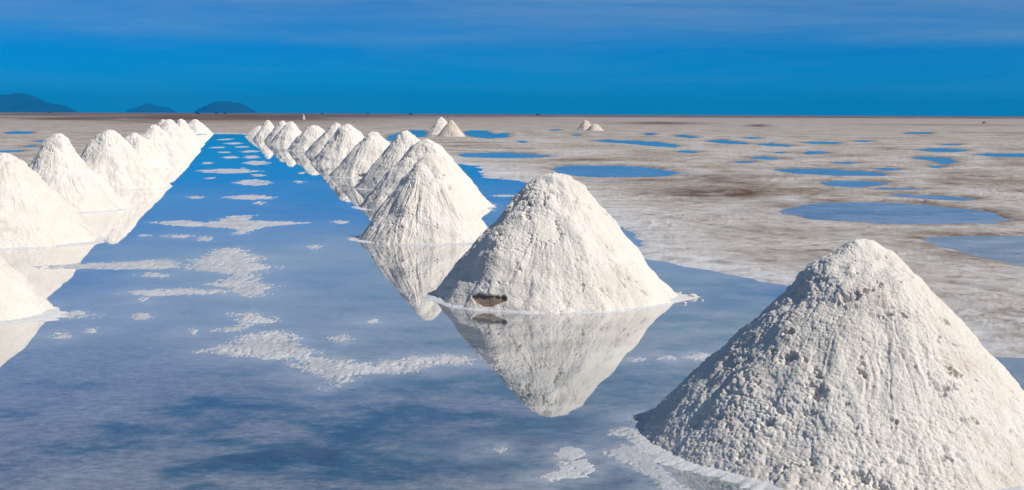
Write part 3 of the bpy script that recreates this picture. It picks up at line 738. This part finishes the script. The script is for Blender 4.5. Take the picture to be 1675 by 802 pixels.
bm_v, bm_f = box(-2.2, 2.2, -.88, .88, .42, 1.05)
hv, hf = box(-2.1, .95, -.84, .84, 1.05, 1.85, .22)
BODY = mesh_from('vehicle', np.concatenate([bm_v, hv]), np.concatenate([bm_f, hf + 8]), M['paint'], False)
gv, gf = box(-1.75, .62, -.845, .845, 1.2, 1.7, .12)
GLASS = mesh_from('window', gv, gf, M['glass'], False)
WHEEL = wheel_mesh()
for (x, D, yaw, lab) in ((85, 1700, .4, 'tiny dark vehicle on the horizon below the largest hill'), (325, 1500, 0, 'tiny dark vehicle on the horizon at the left end of the rounded hill'),
                        (356, 1500, 1.2, 'tiny dark vehicle below the left half of the rounded hill'), (370, 1500, .2, 'tiny dark vehicle below the middle of the rounded hill'),
                        (672, 1500, 0.0, 'tiny dark vehicle on the horizon left of the paired far piles'), (879, 1500, .9, 'tiny dark vehicle on the horizon right of the paired far piles'),
                        (528, 1900, .5, 'tiny dark vehicle on the horizon above the eighth right-hand pile'), (602, 1900, 1.0, 'tiny dark vehicle on the horizon above the sixth right-hand pile')):
    o = link('vehicle', BODY); o.location = ((x - W_PX / 2) / F_PX * D, D, 0.03); o.rotation_euler = (0, 0, yaw)
    tag(o, lab, 'vehicle', 'vehicles far out on the horizon')
    link('window', GLASS, o)
    for wx in (-1.35, 1.35):
        for wy in (-.8, .8):
            w = link('wheel', WHEEL, o); w.location = (wx, wy, .36)

# ------------------------------------------------------------------ light, sky, air
SUN_EL, SUN_AZ = math.radians(43), math.radians(117)       # azimuth clockwise from +Y (ahead): to the right and a little behind
sd = mathutils.Vector((math.sin(SUN_AZ) * math.cos(SUN_EL), math.cos(SUN_AZ) * math.cos(SUN_EL), math.sin(SUN_EL)))
ld = bpy.data.lights.new('sun', 'SUN'); ld.energy = 4.15; ld.angle = math.radians(0.5); ld.color = (1.0, 0.935, 0.85)
lo_ = bpy.data.objects.new('sun', ld); COL.objects.link(lo_); lo_.rotation_euler = sd.to_track_quat('Z', 'Y').to_euler(); lo_.location = sd * 50

w = bpy.data.worlds.new('World'); scene.world = w; w.use_nodes = True
nt = w.node_tree; bg = nt.nodes['Background']
sky = nt.nodes.new('ShaderNodeTexSky'); sky.sky_type = 'NISHITA'; sky.sun_disc = False
sky.sun_elevation = SUN_EL; sky.sun_rotation = SUN_AZ; sky.altitude = 3650; sky.air_density = 1.0; sky.dust_density = 0.2; sky.ozone_density = 3.0
tc = nt.nodes.new('ShaderNodeTexCoord'); sp = nt.nodes.new('ShaderNodeSeparateXYZ'); nt.links.new(tc.outputs['Generated'], sp.inputs[0])
zc = sp.outputs['Z']
# clear high-altitude air: deep azure low down
tint = ramp(nt, math_(nt, 'MULTIPLY', zc, 2.0, True), [(0.0, (0.0, 0.41, 0.86)), (0.10, (0.0, 0.385, 0.82)), (0.25, (0.01, 0.40, 0.80)), (0.5, (0.05, 0.40, 0.74)), (0.75, (0.4, 0.6, 0.8)), (1.0, (0.75, 0.83, 0.92))])
base = mix(nt, 1.0, sky.outputs[0], tint, 'MULTIPLY')
# cirrus: cloud sheet seen in perspective
zz = math_(nt, 'ADD', math_(nt, 'MAXIMUM', zc, 0.0), 0.012)
cb = nt.nodes.new('ShaderNodeCombineXYZ')
nt.links.new(math_(nt, 'DIVIDE', sp.outputs['X'], zz), cb.inputs[0]); nt.links.new(math_(nt, 'DIVIDE', sp.outputs['Y'], zz), cb.inputs[1])
cn = noise(nt, cb.outputs[0], 0.22, 9, 0.62, 0.7)
cn2 = noise(nt, cb.outputs[0], 1.1, 7, 0.65, 0.9)
cmask = ramp(nt, cn, [(0.42, 0.0), (0.66, 1.0)])
veil = ramp(nt, math_(nt, 'MULTIPLY', zc, 4.0, True), [(0.0, 0.02), (0.185, 0.02), (0.225, 0.13), (0.31, 0.22), (0.36, 0.42), (0.43, 0.60), (0.58, 0.55), (0.8, 0.34), (1.0, 0.2)])
cf_ = math_(nt, 'MULTIPLY', veil, math_(nt, 'ADD', 0.2, math_(nt, 'ADD', math_(nt, 'MULTIPLY', cmask, 0.8), math_(nt, 'MULTIPLY', cn2, 0.8))), True)
st_c = nt.nodes.new('ShaderNodeCombineXYZ')
nt.links.new(math_(nt, 'MULTIPLY', sp.outputs['X'], 3.5), st_c.inputs[0]); nt.links.new(math_(nt, 'MULTIPLY', zc, 38.0), st_c.inputs[1])
strk = ramp(nt, noise(nt, st_c.outputs[0], 1.0, 6, 0.6, 0.4), [(0.46, 0.0), (0.74, 0.16)])
cf_ = math_(nt, 'MULTIPLY', cf_, math_(nt, 'ADD', 0.95, math_(nt, 'MULTIPLY', sp.outputs['X'], 0.9)), True)
cf_ = math_(nt, 'ADD', cf_, math_(nt, 'MULTIPLY', strk, ramp(nt, math_(nt, 'MULTIPLY', zc, 10.0, True), [(0.0, 0.35), (0.4, 0.5), (0.55, 1.0)])), True)
col = mix(nt, cf_, base, (4.0, 5.0, 5.5))
nt.links.new(col, bg.inputs['Color']); bg.inputs['Strength'].default_value = 0.1

hb = np.array([(-13000, -13000, -1.2), (13000, -13000, -1.2), (13000, 13000, -1.2), (-13000, 13000, -1.2), (-13000, -13000, 150), (13000, -13000, 150), (13000, 13000, 150), (-13000, 13000, 150)], float)
hfc = np.array([(0, 3, 2, 1), (4, 5, 6, 7), (0, 1, 5, 4), (1, 2, 6, 5), (2, 3, 7, 6), (3, 0, 4, 7)])
mt = bpy.data.materials.new('air'); mt.use_nodes = True; nt = mt.node_tree; nt.nodes.clear()
out = nt.nodes.new('ShaderNodeOutputMaterial'); vol = nt.nodes.new('ShaderNodeVolumePrincipled')
vol.inputs['Color'].default_value = (0.006, 0.44, 0.97, 1); vol.inputs['Density'].default_value = 1.25e-4; vol.inputs['Anisotropy'].default_value = 0.0
nt.links.new(vol.outputs[0], out.inputs['Volume'])
HAZE = True
if HAZE:
    tag(link('haze', mesh_from('haze', hb, hfc, mt, False)), 'thin blue air over the whole salt flat', 'haze', kind='stuff')

# ------------------------------------------------------------------ render settings
scene.render.engine = 'CYCLES'
scene.view_settings.view_transform = 'Standard'; scene.view_settings.look = 'None'
scene.view_settings.exposure = 0.0; scene.view_settings.gamma = 1.0
scene.cycles.use_denoising = True
scene.cycles.max_bounces = 6; scene.cycles.diffuse_bounces = 3; scene.cycles.volume_bounces = 0
scene.cycles.use_adaptive_sampling = True
